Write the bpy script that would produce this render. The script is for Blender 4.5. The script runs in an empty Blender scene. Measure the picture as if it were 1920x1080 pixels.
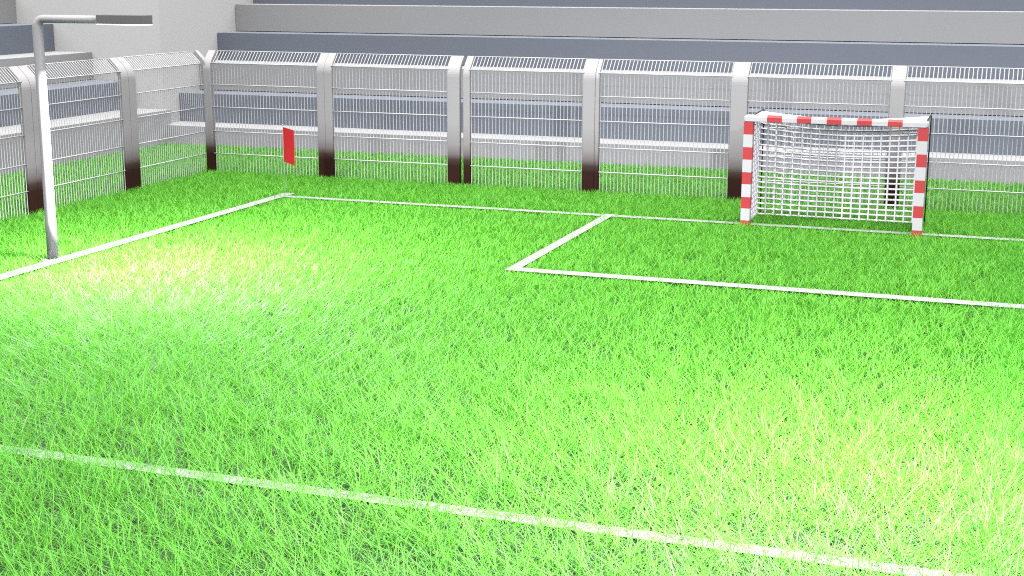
import bpy, bmesh, math, random
import numpy as np
from mathutils import Vector, Matrix
rng = np.random.default_rng(7)
random.seed(7)
SC = bpy.context.scene
COL = SC.collection
R = math.radians

# ------------------------------------------------------------------ helpers
def link(o):
    COL.objects.link(o); return o

def tag(o, label=None, cat=None, group=None, kind=None):
    if label: o['label'] = label
    if cat: o['category'] = cat
    if group: o['group'] = group
    if kind: o['kind'] = kind
    return o

def empty(name, loc, label, cat, group=None):
    o = link(bpy.data.objects.new(name, None))
    o.location = loc; o.empty_display_size = .2
    return tag(o, label, cat, group)

class MB:
    """collects shapes in world coordinates and links them as one mesh object"""
    def __init__(s): s.bm = bmesh.new()
    def face(s, pts, mi=0, smooth=False):
        vs = [s.bm.verts.new(p) for p in pts]
        f = s.bm.faces.new(vs); f.material_index = mi; f.smooth = smooth
        return f
    def box(s, lo, hi, mi=0):
        x0, y0, z0 = lo; x1, y1, z1 = hi
        v = [s.bm.verts.new(p) for p in ((x0,y0,z0),(x1,y0,z0),(x1,y1,z0),(x0,y1,z0),(x0,y0,z1),(x1,y0,z1),(x1,y1,z1),(x0,y1,z1))]
        for q in ((3,2,1,0),(4,5,6,7),(0,1,5,4),(1,2,6,5),(2,3,7,6),(3,0,4,7)):
            f = s.bm.faces.new([v[i] for i in q]); f.material_index = mi
        return v
    def tube(s, pts, r, n=6, mi=0, caps=True, rs=None):
        pts = [Vector(p) for p in pts]
        rings = []
        N = len(pts)
        prev = None
        for i, p in enumerate(pts):
            if i == 0: t = pts[1] - pts[0]
            elif i == N-1: t = pts[-1] - pts[-2]
            else: t = (pts[i+1]-p).normalized() + (p-pts[i-1]).normalized()
            t.normalize()
            if prev is None:
                a = Vector((0,0,1)) if abs(t.z) < .9 else Vector((1,0,0))
                u = t.cross(a).normalized()
            else:
                u = (prev - t*prev.dot(t)).normalized()
            prev = u; w = t.cross(u)
            rr = rs[i] if rs else r
            rings.append([s.bm.verts.new(p + (u*math.cos(k*2*math.pi/n) + w*math.sin(k*2*math.pi/n))*rr) for k in range(n)])
        for a, b in zip(rings, rings[1:]):
            for k in range(n):
                f = s.bm.faces.new((a[k], a[(k+1)%n], b[(k+1)%n], b[k])); f.smooth = n > 4; f.material_index = mi
        if caps:
            f = s.bm.faces.new(rings[0][::-1]); f.material_index = mi
            f = s.bm.faces.new(rings[-1]); f.material_index = mi
    def build(s, name, mats, parent=None, bevel=0, origin=None):
        me = bpy.data.meshes.new(name)
        bmesh.ops.recalc_face_normals(s.bm, faces=s.bm.faces[:])
        off = Vector(origin) if origin is not None else (parent_loc(parent) if parent else Vector((0,0,0)))
        if bevel:
            bmesh.ops.bevel(s.bm, geom=s.bm.edges[:], offset=bevel, segments=2, profile=.5, affect='EDGES', clamp_overlap=True)
        bmesh.ops.translate(s.bm, verts=s.bm.verts[:], vec=-off)
        s.bm.to_mesh(me); s.bm.free()
        for m in (mats if isinstance(mats, (list, tuple)) else [mats]): me.materials.append(m)
        o = link(bpy.data.objects.new(name, me))
        if parent:
            o.parent = parent
        else:
            o.location = off
        return o

def parent_loc(p):
    v = Vector((0,0,0))
    while p is not None:
        v += p.location; p = p.parent
    return v

# ------------------------------------------------------------------ materials
def mat(name):
    m = bpy.data.materials.new(name); m.use_nodes = True
    nt = m.node_tree; b = nt.nodes['Principled BSDF']
    return m, nt, b

def plain(name, col, rough=.5, metal=0, spec=.5, noise=.06, nscale=3., bump=0., bscale=60.):
    m, nt, b = mat(name)
    b.inputs['Roughness'].default_value = rough
    b.inputs['Metallic'].default_value = metal
    b.inputs['Specular IOR Level'].default_value = spec
    tc = nt.nodes.new('ShaderNodeTexCoord')
    n = nt.nodes.new('ShaderNodeTexNoise'); n.inputs['Scale'].default_value = nscale; n.inputs['Detail'].default_value = 5
    nt.links.new(tc.outputs['Object'], n.inputs['Vector'])
    r = nt.nodes.new('ShaderNodeMapRange')
    r.inputs['To Min'].default_value = 1-noise; r.inputs['To Max'].default_value = 1+noise
    nt.links.new(n.outputs['Fac'], r.inputs['Value'])
    mx = nt.nodes.new('ShaderNodeVectorMath'); mx.operation = 'SCALE'
    mx.inputs[0].default_value = col
    nt.links.new(r.outputs['Result'], mx.inputs['Scale'])
    nt.links.new(mx.outputs['Vector'], b.inputs['Base Color'])
    if bump:
        n2 = nt.nodes.new('ShaderNodeTexNoise'); n2.inputs['Scale'].default_value = bscale; n2.inputs['Detail'].default_value = 4
        nt.links.new(tc.outputs['Object'], n2.inputs['Vector'])
        bp = nt.nodes.new('ShaderNodeBump'); bp.inputs['Strength'].default_value = bump; bp.inputs['Distance'].default_value = .01
        nt.links.new(n2.outputs['Fac'], bp.inputs['Height']); nt.links.new(bp.outputs['Normal'], b.inputs['Normal'])
    return m

M_GREY  = plain('grey_concrete', (.505,.505,.505), .55, noise=.03, nscale=.7)
M_BLUE  = plain('slate_blue_paint', (.248,.275,.328), .5, noise=.03, nscale=.7)
M_WALL  = plain('beige_plaster', (.85,.835,.81), .7, noise=.02, nscale=.5)
M_WHITE = plain('white_paint', (.62,.62,.62), .4, noise=.02)
M_RED   = plain('red_paint', (.55,.045,.05), .45, noise=.03)
M_DARK  = plain('dark_steel', (.03,.028,.027), .4, metal=.3)
M_WIRE  = plain('white_coated_wire', (.74,.74,.735), .7, noise=.02)
M_NET   = plain('white_net_cord', (.96,.96,.96), .8, noise=.03)
M_LINE  = plain('white_line_paint', (.42,.42,.412), .7, noise=.14, nscale=25)
M_POLE  = plain('galvanised_white_pole', (.48,.472,.48), .38, metal=.0, noise=.04)
M_HEAD  = plain('grey_lamp_housing', (.20,.192,.185), .45, noise=.03)
M_FLAG  = plain('red_flag_cloth', (.66,.035,.038), .95, spec=.05, noise=.03, nscale=20)
M_FPOLE = plain('grey_flag_pole', (.42,.45,.46), .4)

# fence posts: white coat with a dark brown dipped foot fading upwards (paint on the post itself)
def post_mat():
    m, nt, b = mat('white_post_with_brown_foot')
    tc = nt.nodes.new('ShaderNodeTexCoord'); sx = nt.nodes.new('ShaderNodeSeparateXYZ')
    nt.links.new(tc.outputs['Object'], sx.inputs[0])
    cr = nt.nodes.new('ShaderNodeValToRGB')
    mr = nt.nodes.new('ShaderNodeMapRange'); mr.inputs['From Min'].default_value = 0; mr.inputs['From Max'].default_value = 2.6
    nt.links.new(sx.outputs['Z'], mr.inputs['Value']); nt.links.new(mr.outputs['Result'], cr.inputs['Fac'])
    e = cr.color_ramp.elements
    e[0].position = .0; e[0].color = (.032,.010,.006,1)
    e[1].position = 1.; e[1].color = (.52,.51,.50,1)
    for p, c in ((.19,(.036,.013,.009,1)), (.245,(.070,.046,.040,1)), (.295,(.22,.19,.18,1)), (.38,(.35,.335,.325,1)), (.56,(.46,.447,.437,1))):
        k = e.new(p); k.color = c
    nt.links.new(cr.outputs['Color'], b.inputs['Base Color'])
    b.inputs['Roughness'].default_value = .8; b.inputs['Specular IOR Level'].default_value = .15
    return m
M_POST = post_mat()

def emit(name, col, s):
    m, nt, b = mat(name)
    b.inputs['Base Color'].default_value = (.8,.8,.8,1)
    b.inputs['Emission Color'].default_value = (*col,1); b.inputs['Emission Strength'].default_value = s
    return m
M_LAMP = emit('lit_diffuser', (1,.99,.96), 6)

def soil_mat():
    m, nt, b = mat('grey_soil')
    tc = nt.nodes.new('ShaderNodeTexCoord')
    n = nt.nodes.new('ShaderNodeTexNoise'); n.inputs['Scale'].default_value = 9; n.inputs['Detail'].default_value = 8
    nt.links.new(tc.outputs['Object'], n.inputs['Vector'])
    cr = nt.nodes.new('ShaderNodeValToRGB')
    cr.color_ramp.elements[0].position = .3; cr.color_ramp.elements[0].color = (.003,.003,.0025,1)
    cr.color_ramp.elements[1].position = .75; cr.color_ramp.elements[1].color = (.025,.025,.022,1)
    nt.links.new(n.outputs['Fac'], cr.inputs['Fac']); nt.links.new(cr.outputs['Color'], b.inputs['Base Color'])
    b.inputs['Roughness'].default_value = .8
    return m
M_SOIL = soil_mat()

def grass_mat():
    m, nt, b = mat('vivid_green_grass')
    at = nt.nodes.new('ShaderNodeAttribute'); at.attribute_name = 'tone'
    cr = nt.nodes.new('ShaderNodeValToRGB')
    e = cr.color_ramp.elements
    e[0].position = 0; e[0].color = (.090,.45,.026,1)
    e[1].position = 1; e[1].color = (.225,.70,.052,1)
    k = e.new(.45); k.color = (.162,.585,.038,1)
    nt.links.new(at.outputs['Fac'], cr.inputs['Fac'])
    nt.links.new(cr.outputs['Color'], b.inputs['Base Color'])
    b.inputs['Roughness'].default_value = .58
    b.inputs['Specular IOR Level'].default_value = .6
    b.inputs['Coat Weight'].default_value = .12; b.inputs['Coat Roughness'].default_value = .55; b.inputs['Coat IOR'].default_value = 1.6
    tr = nt.nodes.new('ShaderNodeBsdfTranslucent'); nt.links.new(cr.outputs['Color'], tr.inputs['Color'])
    mx = nt.nodes.new('ShaderNodeMixShader'); mx.inputs['Fac'].default_value = .42
    nt.links.new(b.outputs['BSDF'], mx.inputs[1]); nt.links.new(tr.outputs['BSDF'], mx.inputs[2])
    nt.links.new(mx.outputs['Shader'], nt.nodes['Material Output'].inputs['Surface'])
    return m
M_GRASS = grass_mat()

SOIL = -.10      # z = 0 is the level of the clipped grass and of the markings

# ------------------------------------------------------------------ ground
g = MB(); g.face([(-160,-160,SOIL),(160,-160,SOIL),(160,160,SOIL),(-160,160,SOIL)])
tag(g.build('ground', M_SOIL), kind='structure')

# ------------------------------------------------------------------ stands and corner wall
BX0, BY1, BZ1, BD, BH = -22.88, 34.5, .49, 1.108, .814
LX1, LY0, LZ1, LD, LH = -22.65, 34.78, .90, 1.265, .778
NB, NL = 9, 9
bs = empty('spectator_stand', (-8, BY1, SOIL), 'long stepped stand behind the goal, grey and slate blue tiers facing the camera', 'stand')
for n in range(NB):
    b = MB(); y0 = BY1 + n*BD
    z0 = SOIL if n % 2 or n == 0 else BZ1 + (n-1)*BH + .02          # open joint under each grey tier
    b.box((BX0, y0, z0), (12, y0 + BD + (.5 if n % 2 else 0.0), BZ1 + n*BH))
    b.build('tier', M_BLUE if n % 2 else M_GREY, bs)
ls = empty('spectator_stand', (LX1, 22, SOIL), 'stepped stand along the left touchline, seen in the upper left behind the lamp', 'stand')
for n in range(NL):
    b = MB(); x0 = LX1 - n*LD
    z0 = SOIL if n % 2 or n == 0 else LZ1 + (n-1)*LH + .012
    b.box((x0 - LD - (.5 if n % 2 else 0.0), 2, z0), (x0, LY0, LZ1 + n*LH))
    b.build('tier', M_BLUE if n % 2 else M_GREY, ls)
cw = empty('corner_wall', (-22.90, 34.80, SOIL), 'plain pale beige corner wall filling the gap between the two stands', 'wall')
w = MB(); w.box((-40, 34.80, SOIL), (-22.90, 50, 9.2)); w.build('wall_block', M_WALL, cw)

# ------------------------------------------------------------------ fences
ZB, TIP = 2.565, .275          # bend height, bent arm (run = rise)
def sweep_post(mb, P, u0, u1, th=.10, tip=TIP):
    """P(u, out, z) -> world; a flat post from the soil to a soft bend and an outward arm"""
    prof = [(0, SOIL), (0, ZB-.16)]
    for k in range(1, 7):
        a = R(45)*k/6; rad = .16/math.tan(R(22.5)) 
        prof.append((rad*(1-math.cos(a)), ZB-.16+rad*math.sin(a)))
    o, z = prof[-1]
    prof.append((o+tip-.10, z+tip-.10))
    secs = []
    for i, (o, z) in enumerate(prof):
        if i < 2: t = (0,1)
        elif i < 8: a = R(45)*(i-1)/6; t = (math.sin(a), math.cos(a))
        else: t = (math.sin(R(45)), math.cos(R(45)))
        nx, nz = t[1], -t[0]       # outward normal
        e = .008                    # softened long edges
        ring = []
        for (uu, dd) in ((u0+e,0),(u1-e,0),(u1,e),(u1,th-e),(u1-e,th),(u0+e,th),(u0,th-e),(u0,e)):
            ring.append(mb.bm.verts.new(P(uu, o+nx*dd, z+nz*dd)))
        secs.append(ring)
    m = len(secs[0])
    for a, b in zip(secs, secs[1:]):
        for k in range(m):
            f = mb.bm.faces.new((a[k], a[(k+1)%m], b[(k+1)%m], b[k])); f.smooth = False
    mb.bm.faces.new(secs[0][::-1]); mb.bm.faces.new(secs[-1])

def wire_panel(mb, P, u0, u1, pitch=.083):
    o = .05
    n = max(2, round((u1-u0)/pitch)); 
    for z in (.41, .945, 1.525, 2.06, ZB):
        mb.tube([P(u0-.05, o-.018, z), P(u1+.05, o-.018, z)], .0115, 5)
    mb.tube([P(u0-.02, o+TIP, ZB+TIP), P(u1+.02, o+TIP, ZB+TIP)], .0115, 5)
    for k in range(n+1):
        u = u0 + (u1-u0)*k/n
        mb.tube([P(u, o, SOIL), P(u, o, ZB), P(u, o+TIP, ZB+TIP)], .0078, 4, caps=False)

FY, FX = 29.85, -18.40
Pb = lambda u, o, z: (u, FY+o, z)
Pl = lambda u, o, z: (FX-o, u, z)

bf = empty('mesh_fence', (-8, FY, SOIL), 'white wire mesh fence behind the goal with outward bent top, parallel to goal line', 'fence')
lf = empty('mesh_fence', (FX, 24, SOIL), 'white wire mesh fence at the left, running along the touchline behind the lamp', 'fence')
back_posts = [(-15.475,-15.281),(-15.279,-15.085),(-12.20,-11.90),(-11.815,-11.654),(-9.012,-8.735),(-8.73,-8.64),(-5.767,-5.415),(-2.518,-2.234),(1.0,1.30)]
for a, b in back_posts:
    m = MB(); sweep_post(m, Pb, a, b); m.build('post', M_POST, bf)
spans = [(-18.27,-15.475),(-15.085,-12.20),(-11.654,-9.012),(-8.64,-5.767),(-5.415,-2.518),(-2.234,1.0),(1.3,4.4)]
for a, b in spans:
    m = MB()
    wire_panel(m, Pb, a+.02, b-.02)
    m.build('wire_mesh', M_WIRE, bf)
left_posts = [(26.42,26.67),(26.685,26.94),(23.12,23.38),(23.395,23.66),(19.75,20.02),(20.03,20.28),(16.4,16.9),(13.0,13.5)]
for a, b in left_posts:
    m = MB(); sweep_post(m, Pl, a, b); m.build('post', M_POST, lf)
for a, b in [(26.94,29.70),(23.66,26.42),(20.28,23.12),(16.9,19.75),(13.5,16.4)]:
    m = MB(); wire_panel(m, Pl, a+.02, b-.02); m.build('wire_mesh', M_WIRE, lf)
# corner post: one shaft, two arms
m = MB()
sweep_post(m, Pb, -18.50, -18.30, th=.16)
m.build('post', M_POST, bf)
m = MB(); sweep_post(m, Pl, 29.865, 29.995, th=.09); m.build('post', M_POST, lf)

# ------------------------------------------------------------------ markings (ribbons of line paint on the clipped turf)
def ribbon(name, rects):
    m = MB()
    for x0,y0,x1,y1,z in rects: m.box((x0,y0,z-.004),(x1,y1,z))
    return tag(m.build(name, M_LINE, origin=((rects[0][0]+rects[0][2])/2,(rects[0][1]+rects[0][3])/2,rects[0][4])), kind='structure')
ribbon('touchline', [(-15.03, 4, -14.77, 27.35, -.028)])
ribbon('goal_line', [(-15.02, 26.84, 8, 27.05, -.032)])
ribbon('goal_area_line', [(-7.665, 21.16, -7.475, 27.10, -.028), (-7.475, 21.16, 5, 21.42, -.028)])
ribbon('halfway_line', [(-14.7, 11.09, 8, 11.28, -.078)])

# ------------------------------------------------------------------ goal
G0, G1, GY, GB = -4.90, -1.555, 26.75, 28.05
PW, BT, BB = .172, 2.065, 1.938
goal = empty('goal', ((G0+G1)/2, GY, SOIL), 'small goal with red and white banded posts and a white net, before the back fence', 'goal')
def banded_post(x0, x1):
    m = MB(); zs = [SOIL, .06, .29, .51, .755, .985, 1.225, 1.46, 1.70, 1.937]
    for i, (a, b) in enumerate(zip(zs, zs[1:])):
        m.box((x0, GY, a), (x1, GY+PW, b), 0 if i % 2 else 1)
    bmesh.ops.remove_doubles(m.bm, verts=m.bm.verts[:], dist=1e-5)
    seen = {}
    for f in m.bm.faces[:]:                       # drop the hidden faces between bands
        k = tuple(round(c,4) for c in f.calc_center_median())
        if k in seen: seen[k].append(f)
        else: seen[k] = [f]
    bmesh.ops.delete(m.bm, geom=[f for v in seen.values() if len(v) > 1 for f in v], context='FACES_ONLY')
    return m.build('goal_post', [M_WHITE, M_RED], goal)
banded_post(G0, G0+PW); banded_post(G1-PW, G1)
m = MB(); xs = [G0, -4.47, -4.19, -3.915, -3.65, -3.368, -3.098, -2.82, -2.553, -2.269, -2.006, G1]
hh = BT-BB; ch = .035
def bar_ring(x, inset=0):
    prof = [(GY+ch,BB+.001),(GY+PW,BB+.001),(GY+PW,BT-ch),(GY+PW-ch,BT),(GY+ch,BT),(GY,BT-ch),(GY,BB+.001+ch*.3)]
    cy_, cz_ = GY+PW/2, (BT+BB)/2
    return [m.bm.verts.new((x, cy_+(y-cy_)*(1-inset), cz_+(z-cz_)*(1-inset))) for y,z in prof]
stations = [(G0, .35), (G0+.03, .05), (G0+.06, 0)] + [(x,0) for x in xs[1:-1]] + [(G1-.06,0),(G1-.03,.05),(G1,.35)]
rings = [bar_ring(x, i) for x, i in stations]
for j, (a, b) in enumerate(zip(rings, rings[1:])):
    xm = (stations[j][0]+stations[j+1][0])/2
    seg = sum(xm > x for x in xs[1:-1])
    for k in range(7):
        f = m.bm.faces.new((a[k],a[(k+1)%7],b[(k+1)%7],b[k])); f.material_index = 1 if seg % 2 else 0
m.bm.faces.new(rings[0]); m.bm.faces.new(rings[-1])
m.build('crossbar', [M_WHITE, M_RED], goal)
for x in (G0+.15, G1-.035):
    m = MB()
    m.tube([(x, GY+PW, 2.055), (x, GB-.06, 2.07), (x, GB-.015, 2.055), (x, GB, 2.0), (x, GB, SOIL)], .013, 8)
    m.build('back_pole', M_DARK, goal)
m = MB()
def cord(pts, r=.0205): m.tube(pts, r, 5, caps=False)
gx0, gx1 = G0+.09, G1-.09
def sag_top(x, y):
    u = (x-gx0)/(gx1-gx0); v = (y-GY-PW)/(GB-GY-PW)
    return 2.02 - .10*math.sin(math.pi*u)*(.35+.65*v)
nv = 20; zr = [k*.106+.0 for k in range(0, 19)]
def bulge(x, z):
    u = (x-gx0)/(gx1-gx0); v = min(1, max(0, z/2.0))
    return GB - .05 - .0*u + .03*math.sin(math.pi*u)*math.sin(math.pi*v)
for k in range(nv):
    x = gx0 + (gx1-gx0)*k/(nv-1)
    zt = sag_top(x, GB)
    cord([(x, bulge(x, zt*q/10), zt*q/10-.02) for q in range(11)])
    cord([(x, GY+PW+(GB-.05-GY-PW)*q/4, sag_top(x, GY+PW+(GB-.05-GY-PW)*q/4)) for q in range(5)])
for z in zr:
    def zz(x): return z*sag_top(x, GB)/2.02
    cord([(gx0+(gx1-gx0)*q/20, bulge(gx0+(gx1-gx0)*q/20, z), zz(gx0+(gx1-gx0)*q/20)) for q in range(21)])
    for x in (gx0, gx1):
        cord([(x, GY+PW, z*1.9/1.96), (x, (GY+GB)/2, z*1.9/1.96-.012), (x, GB-.05, z)])
for k in range(1, 6):
    y = GY+PW + (GB-.05-GY-PW)*k/6
    cord([(gx0+(gx1-gx0)*q/20, y, sag_top(gx0+(gx1-gx0)*q/20, y)) for q in range(21)])
    for x in (gx0, gx1):
        cord([(x, y, -.03), (x, y, sag_top(x, y))])
cord([(gx0+(gx1-gx0)*q/20, GB-.05, sag_top(gx0+(gx1-gx0)*q/20, GB)) for q in range(21)], .02)
m.build('net', M_NET, goal)

# ------------------------------------------------------------------ corner flag
cf = empty('corner_flag', (-14.80, 26.95, SOIL), 'small red rectangular flag on a thin grey pole at the pitch corner', 'flag')
m = MB(); m.tube([(-14.80,26.95,SOIL),(-14.80,26.95,1.50)], .007, 8); m.tube([(-14.80,26.95,1.49),(-14.80,26.95,1.515)], .017, 8)
m.build('flag_pole', M_FPOLE, cf)
m = MB()
N = 14; d = Vector((.764,-.645,0)); nrm = Vector((.645,.764,0))
top = []; bot = []
for layer in (-.004, .004):
    a=[]; b=[]
    for k in range(N+1):
        t = k/N; p = Vector((-14.80,26.95,0)) + d*(.012+.63*t) + nrm*(.012*math.sin(t*4)*t + layer)
        a.append(m.bm.verts.new((p.x,p.y,1.452-.012*t))); b.append(m.bm.verts.new((p.x,p.y,.715-.02*t)))
    top.append(a); bot.append(b)
for L in (0,1):
    for k in range(N):
        f = m.bm.faces.new((top[L][k],top[L][k+1],bot[L][k+1],bot[L][k])); f.smooth = False
for E_ in (top, bot):
    for k in range(N): m.bm.faces.new((E_[0][k],E_[0][k+1],E_[1][k+1],E_[1][k]))
for k in (0, N): m.bm.faces.new((top[0][k],top[1][k],bot[1][k],bot[0][k]))
m.build('flag', M_FLAG, cf)

# ------------------------------------------------------------------ floodlights
def floodlight(x, y, arm, z, label, power, mirror=1, r=.088, tilt=0):
    e = empty('floodlight', (x, y, SOIL), label, 'floodlight', None)
    s = mirror
    m = MB()
    c = .13
    pts = [(x,y,SOIL),(x,y,.6),(x,y,z-c)] + [(x+s*(c-c*math.cos(R(a))), y, z-c+c*math.sin(R(a))) for a in (15,30,45,60,75)] + [(x+s*c,y,z),(x+s*arm,y,z)]
    rs = [r*1.05, r*1.03, r*.97] + [r*.95,r*.9,r*.85,r*.8,r*.76] + [r*.74, r*.72]
    m.tube(pts, r, 24, rs=rs); m.build('pole', M_POLE, e)
    m = MB(); m.tube([(x,y,SOIL),(x,y,SOIL+.06)], .18, 20); m.build('foot_plate', M_POLE, e)
    m = MB(); xa, xb = sorted((x+s*(arm-.02), x+s*(arm+.85)))
    m.box((xa, y-.13, z-.065), (xb, y+.13, z+.078)); h = m.build('lamp_head', M_HEAD, e, bevel=.006)
    m = MB(); m.box((xa+.006, y-.127, z-.073), (xb-.006, y+.127, z-.066)); m.build('diffuser', M_LAMP, h)
    ld = bpy.data.lights.new('floodlight_lamp', 'AREA'); ld.shape = 'RECTANGLE'; ld.size = .16; ld.size_y = .24
    ld.energy = power; ld.color = (.93,.95,1)
    lo = link(bpy.data.objects.new('floodlight_lamp', ld)); lo.parent = e
    lo.rotation_euler = (0, -tilt*mirror, 0)
    lo.location = Vector(((xa+xb)/2, y, z-.112)) - e.location
    return e
LAMP1, LAMP2 = 1250, 1550
floodlight(-15.08, 19.43, 1.24, 3.915, 'white pole floodlight with a flat grey lamp head standing on the left touchline', LAMP1, tilt=R(24))
floodlight(1.0, 12.5, 1.4, 5.2, 'taller floodlight just outside the right edge whose pool whitens the near grass', LAMP2, mirror=-1)

# ------------------------------------------------------------------ grass: one mesh of separate curved blades growing in tufts
def grass():
    P = []
    CX, CY = 0., 0.
    def sample(x0,x1,y0,y1,dens,tuft):
        n = int((x1-x0)*(y1-y0)*dens/tuft)
        c = np.stack([rng.uniform(x0,x1,n), rng.uniform(y0,y1,n)],1)
        c = np.repeat(c, tuft, 0)
        c += rng.normal(0, .05, c.shape)
        return c
    rows = []
    y = 5.
    while y < 34.45:
        y2 = min(y+1.5, 34.45)
        ym = (y+y2)/2
        xl = max(-22.6, -1.05*ym - .5) if ym > 0 else -8
        xl = max(-22.6, -0.92*ym - 1.8)
        xr = 2.2
        dens = 600 if ym < 13 else 780 if ym < 18 else 950 if ym < 24 else 1050
        rows.append(sample(xl, xr, y, y2, dens, 3)); y = y2
    # seam where two strips of turf overlap
    rows.append(sample(-.06, .22, 8, 34.4, 1300, 4))
    ntail = len(rows[-1])
    b = np.concatenate(rows); N = len(b)
    seam = np.zeros(N, bool); seam[-ntail:] = True
    dist = b[:,1]
    near = np.clip((19-dist)/7, 0, 1)
    hgt = rng.uniform(.05, .17, N) + near*rng.uniform(0, .20, N)
    reach = rng.uniform(.03, .30, N) + near*rng.uniform(0, .36, N)
    ang = rng.uniform(0, 2*np.pi, N)
    d = np.stack([np.cos(ang), np.sin(ang)],1)
    tip = b + d*reach[:,None]
    loose = rng.random(N) < .16
    full = hgt.copy()
    # clipped along the markings
    def clip(x0,x1,y0,y1,front,zmax):
        for q in (b, (b+tip)/2, tip):
            k = (q[:,0]>x0)&(q[:,0]<x1)&(q[:,1]>y0)&(q[:,1]<y1)
            hgt[k] = np.minimum(hgt[k], .085 + zmax)
        k = (b[:,0]>x0-.15)&(b[:,0]<x1+.15)&(b[:,1]>y0-front)&(b[:,1]<y0+.02)
        hgt[k] = np.minimum(hgt[k], .10 + zmax*.5 + rng.uniform(-.02,.008,k.sum()))
    clip(-15.05,-14.73,4,27.4,.0,0); 
    k = (b[:,0]>-14.75)&(b[:,0]<-14.35)&(b[:,1]<27.3); hgt[k] = np.minimum(hgt[k], .105)
    keep = hgt.copy()
    clip(-15.02,9,26.75,27.07,.45,0)
    k = ((np.abs(b[:,0]-G0-PW/2)<.16)|(np.abs(b[:,0]-G1+PW/2)<.16))&(b[:,1]<GY)&(b[:,1]>GY-.5); hgt[k] = keep[k]*1.15
    clip(-7.68,-7.46,21.1,27.1,.3,0)
    clip(-7.68,9,21.12,21.47,.4,0)
    k = (b[:,1]>11.06)&(b[:,1]<11.33)
    hgt[k] = np.minimum(hgt[k], rng.uniform(.02,.24,k.sum()))
    hgt[loose] = full[loose]
    wid = (.0032 + .00016*np.maximum(dist-9,0))*rng.uniform(.75,1.25,N)
    tone = np.clip(rng.normal(.45,.22,N),0,1); tone[seam] = rng.uniform(0,.3,ntail)
    sd = np.stack([-d[:,1], d[:,0]],1)*wid[:,None]
    tw = rng.uniform(-.6,.6,N)[:,None]*d*wid[:,None]
    sd = sd+tw
    def lvl(t, hfrac):  # point along the blade
        xy = b + d*(reach*t)[:,None]
        return xy, SOIL + hgt*hfrac
    bend = rng.uniform(.40,.58,N)
    xy0,z0 = b, np.full(N, SOIL-.01)
    xy1,z1 = lvl(np.full(N,.42), bend)
    V = np.empty((N,5,3), np.float32)
    V[:,0,:2] = xy0 - sd*.8; V[:,0,2] = z0
    V[:,1,:2] = xy0 + sd*.8; V[:,1,2] = z0
    V[:,2,:2] = xy1 - sd;    V[:,2,2] = z1
    V[:,3,:2] = xy1 + sd;    V[:,3,2] = z1
    V[:,4,:2] = tip;         V[:,4,2] = SOIL + hgt
    me = bpy.data.meshes.new('grass')
    me.vertices.add(N*5); me.vertices.foreach_set('co', V.ravel())
    base = (np.arange(N)*5)[:,None]
    loops = np.concatenate([base+np.array([0,1,3,2]), base+np.array([2,3,4])],1).astype(np.int32)
    me.loops.add(N*7); me.loops.foreach_set('vertex_index', loops.ravel())
    starts = (np.arange(N)*7)[:,None] + np.array([0,4])
    me.polygons.add(N*2); me.polygons.foreach_set('loop_start', starts.ravel().astype(np.int32))
    me.update(calc_edges=True)
    a = me.attributes.new('tone','FLOAT','POINT'); a.data.foreach_set('value', np.repeat(tone,5).astype(np.float32))
    me.materials.append(M_GRASS)
    o = link(bpy.data.objects.new('grass', me))
    tag(o, 'long bright green grass covering the whole pitch up to the stands', 'grass', kind='stuff')
    print('blades', N)
grass()

# ------------------------------------------------------------------ sky, sun, camera
EL, AZ = R(77), R(139)      # sun: high, behind the camera to the right (azimuth from +Y, clockwise)
wd = bpy.data.worlds.new('World'); SC.world = wd; wd.use_nodes = True
nt = wd.node_tree; bg = nt.nodes['Background']
sky = nt.nodes.new('ShaderNodeTexSky'); sky.sky_type = 'NISHITA'; sky.sun_disc = False
sky.sun_elevation = EL; sky.sun_rotation = AZ; sky.dust_density = 3; sky.ozone_density = 1
hs = nt.nodes.new('ShaderNodeHueSaturation'); hs.inputs['Saturation'].default_value = .22
nt.links.new(sky.outputs['Color'], hs.inputs['Color']); nt.links.new(hs.outputs['Color'], bg.inputs['Color'])
bg.inputs['Strength'].default_value = .15
sl = bpy.data.lights.new('sun', 'SUN'); sl.energy = 1.6; sl.angle = R(30); sl.color = (1,.97,.93)
so = link(bpy.data.objects.new('sun', sl))
sdir = Vector((math.sin(AZ)*math.cos(EL), math.cos(AZ)*math.cos(EL), math.sin(EL)))
so.rotation_euler = sdir.to_track_quat('Z','Y').to_euler()
so.location = sdir*60

cam = bpy.data.cameras.new('camera'); co = link(bpy.data.objects.new('camera', cam)); SC.camera = co
cam.sensor_width = 36; cam.lens = 50; cam.clip_end = 500
pitch, yaw, roll = R(-12.355), R(19.61), R(.145)
Bm = Matrix(((1,0,0),(0,0,-1),(0,1,0)))
M3 = Matrix.Rotation(yaw,3,'Z') @ Matrix.Rotation(pitch,3,'X') @ Bm @ Matrix.Rotation(roll,3,'Z')
co.matrix_world = Matrix.Translation((0,0,4.6)) @ M3.to_4x4()
SC.view_settings.view_transform = 'Standard'; SC.view_settings.look = 'None'
SC.view_settings.exposure = .74; SC.view_settings.gamma = 1
SC.cycles.diffuse_bounces = 0
SC.cycles.use_denoising = False
SC.cycles.filter_width = 1.1
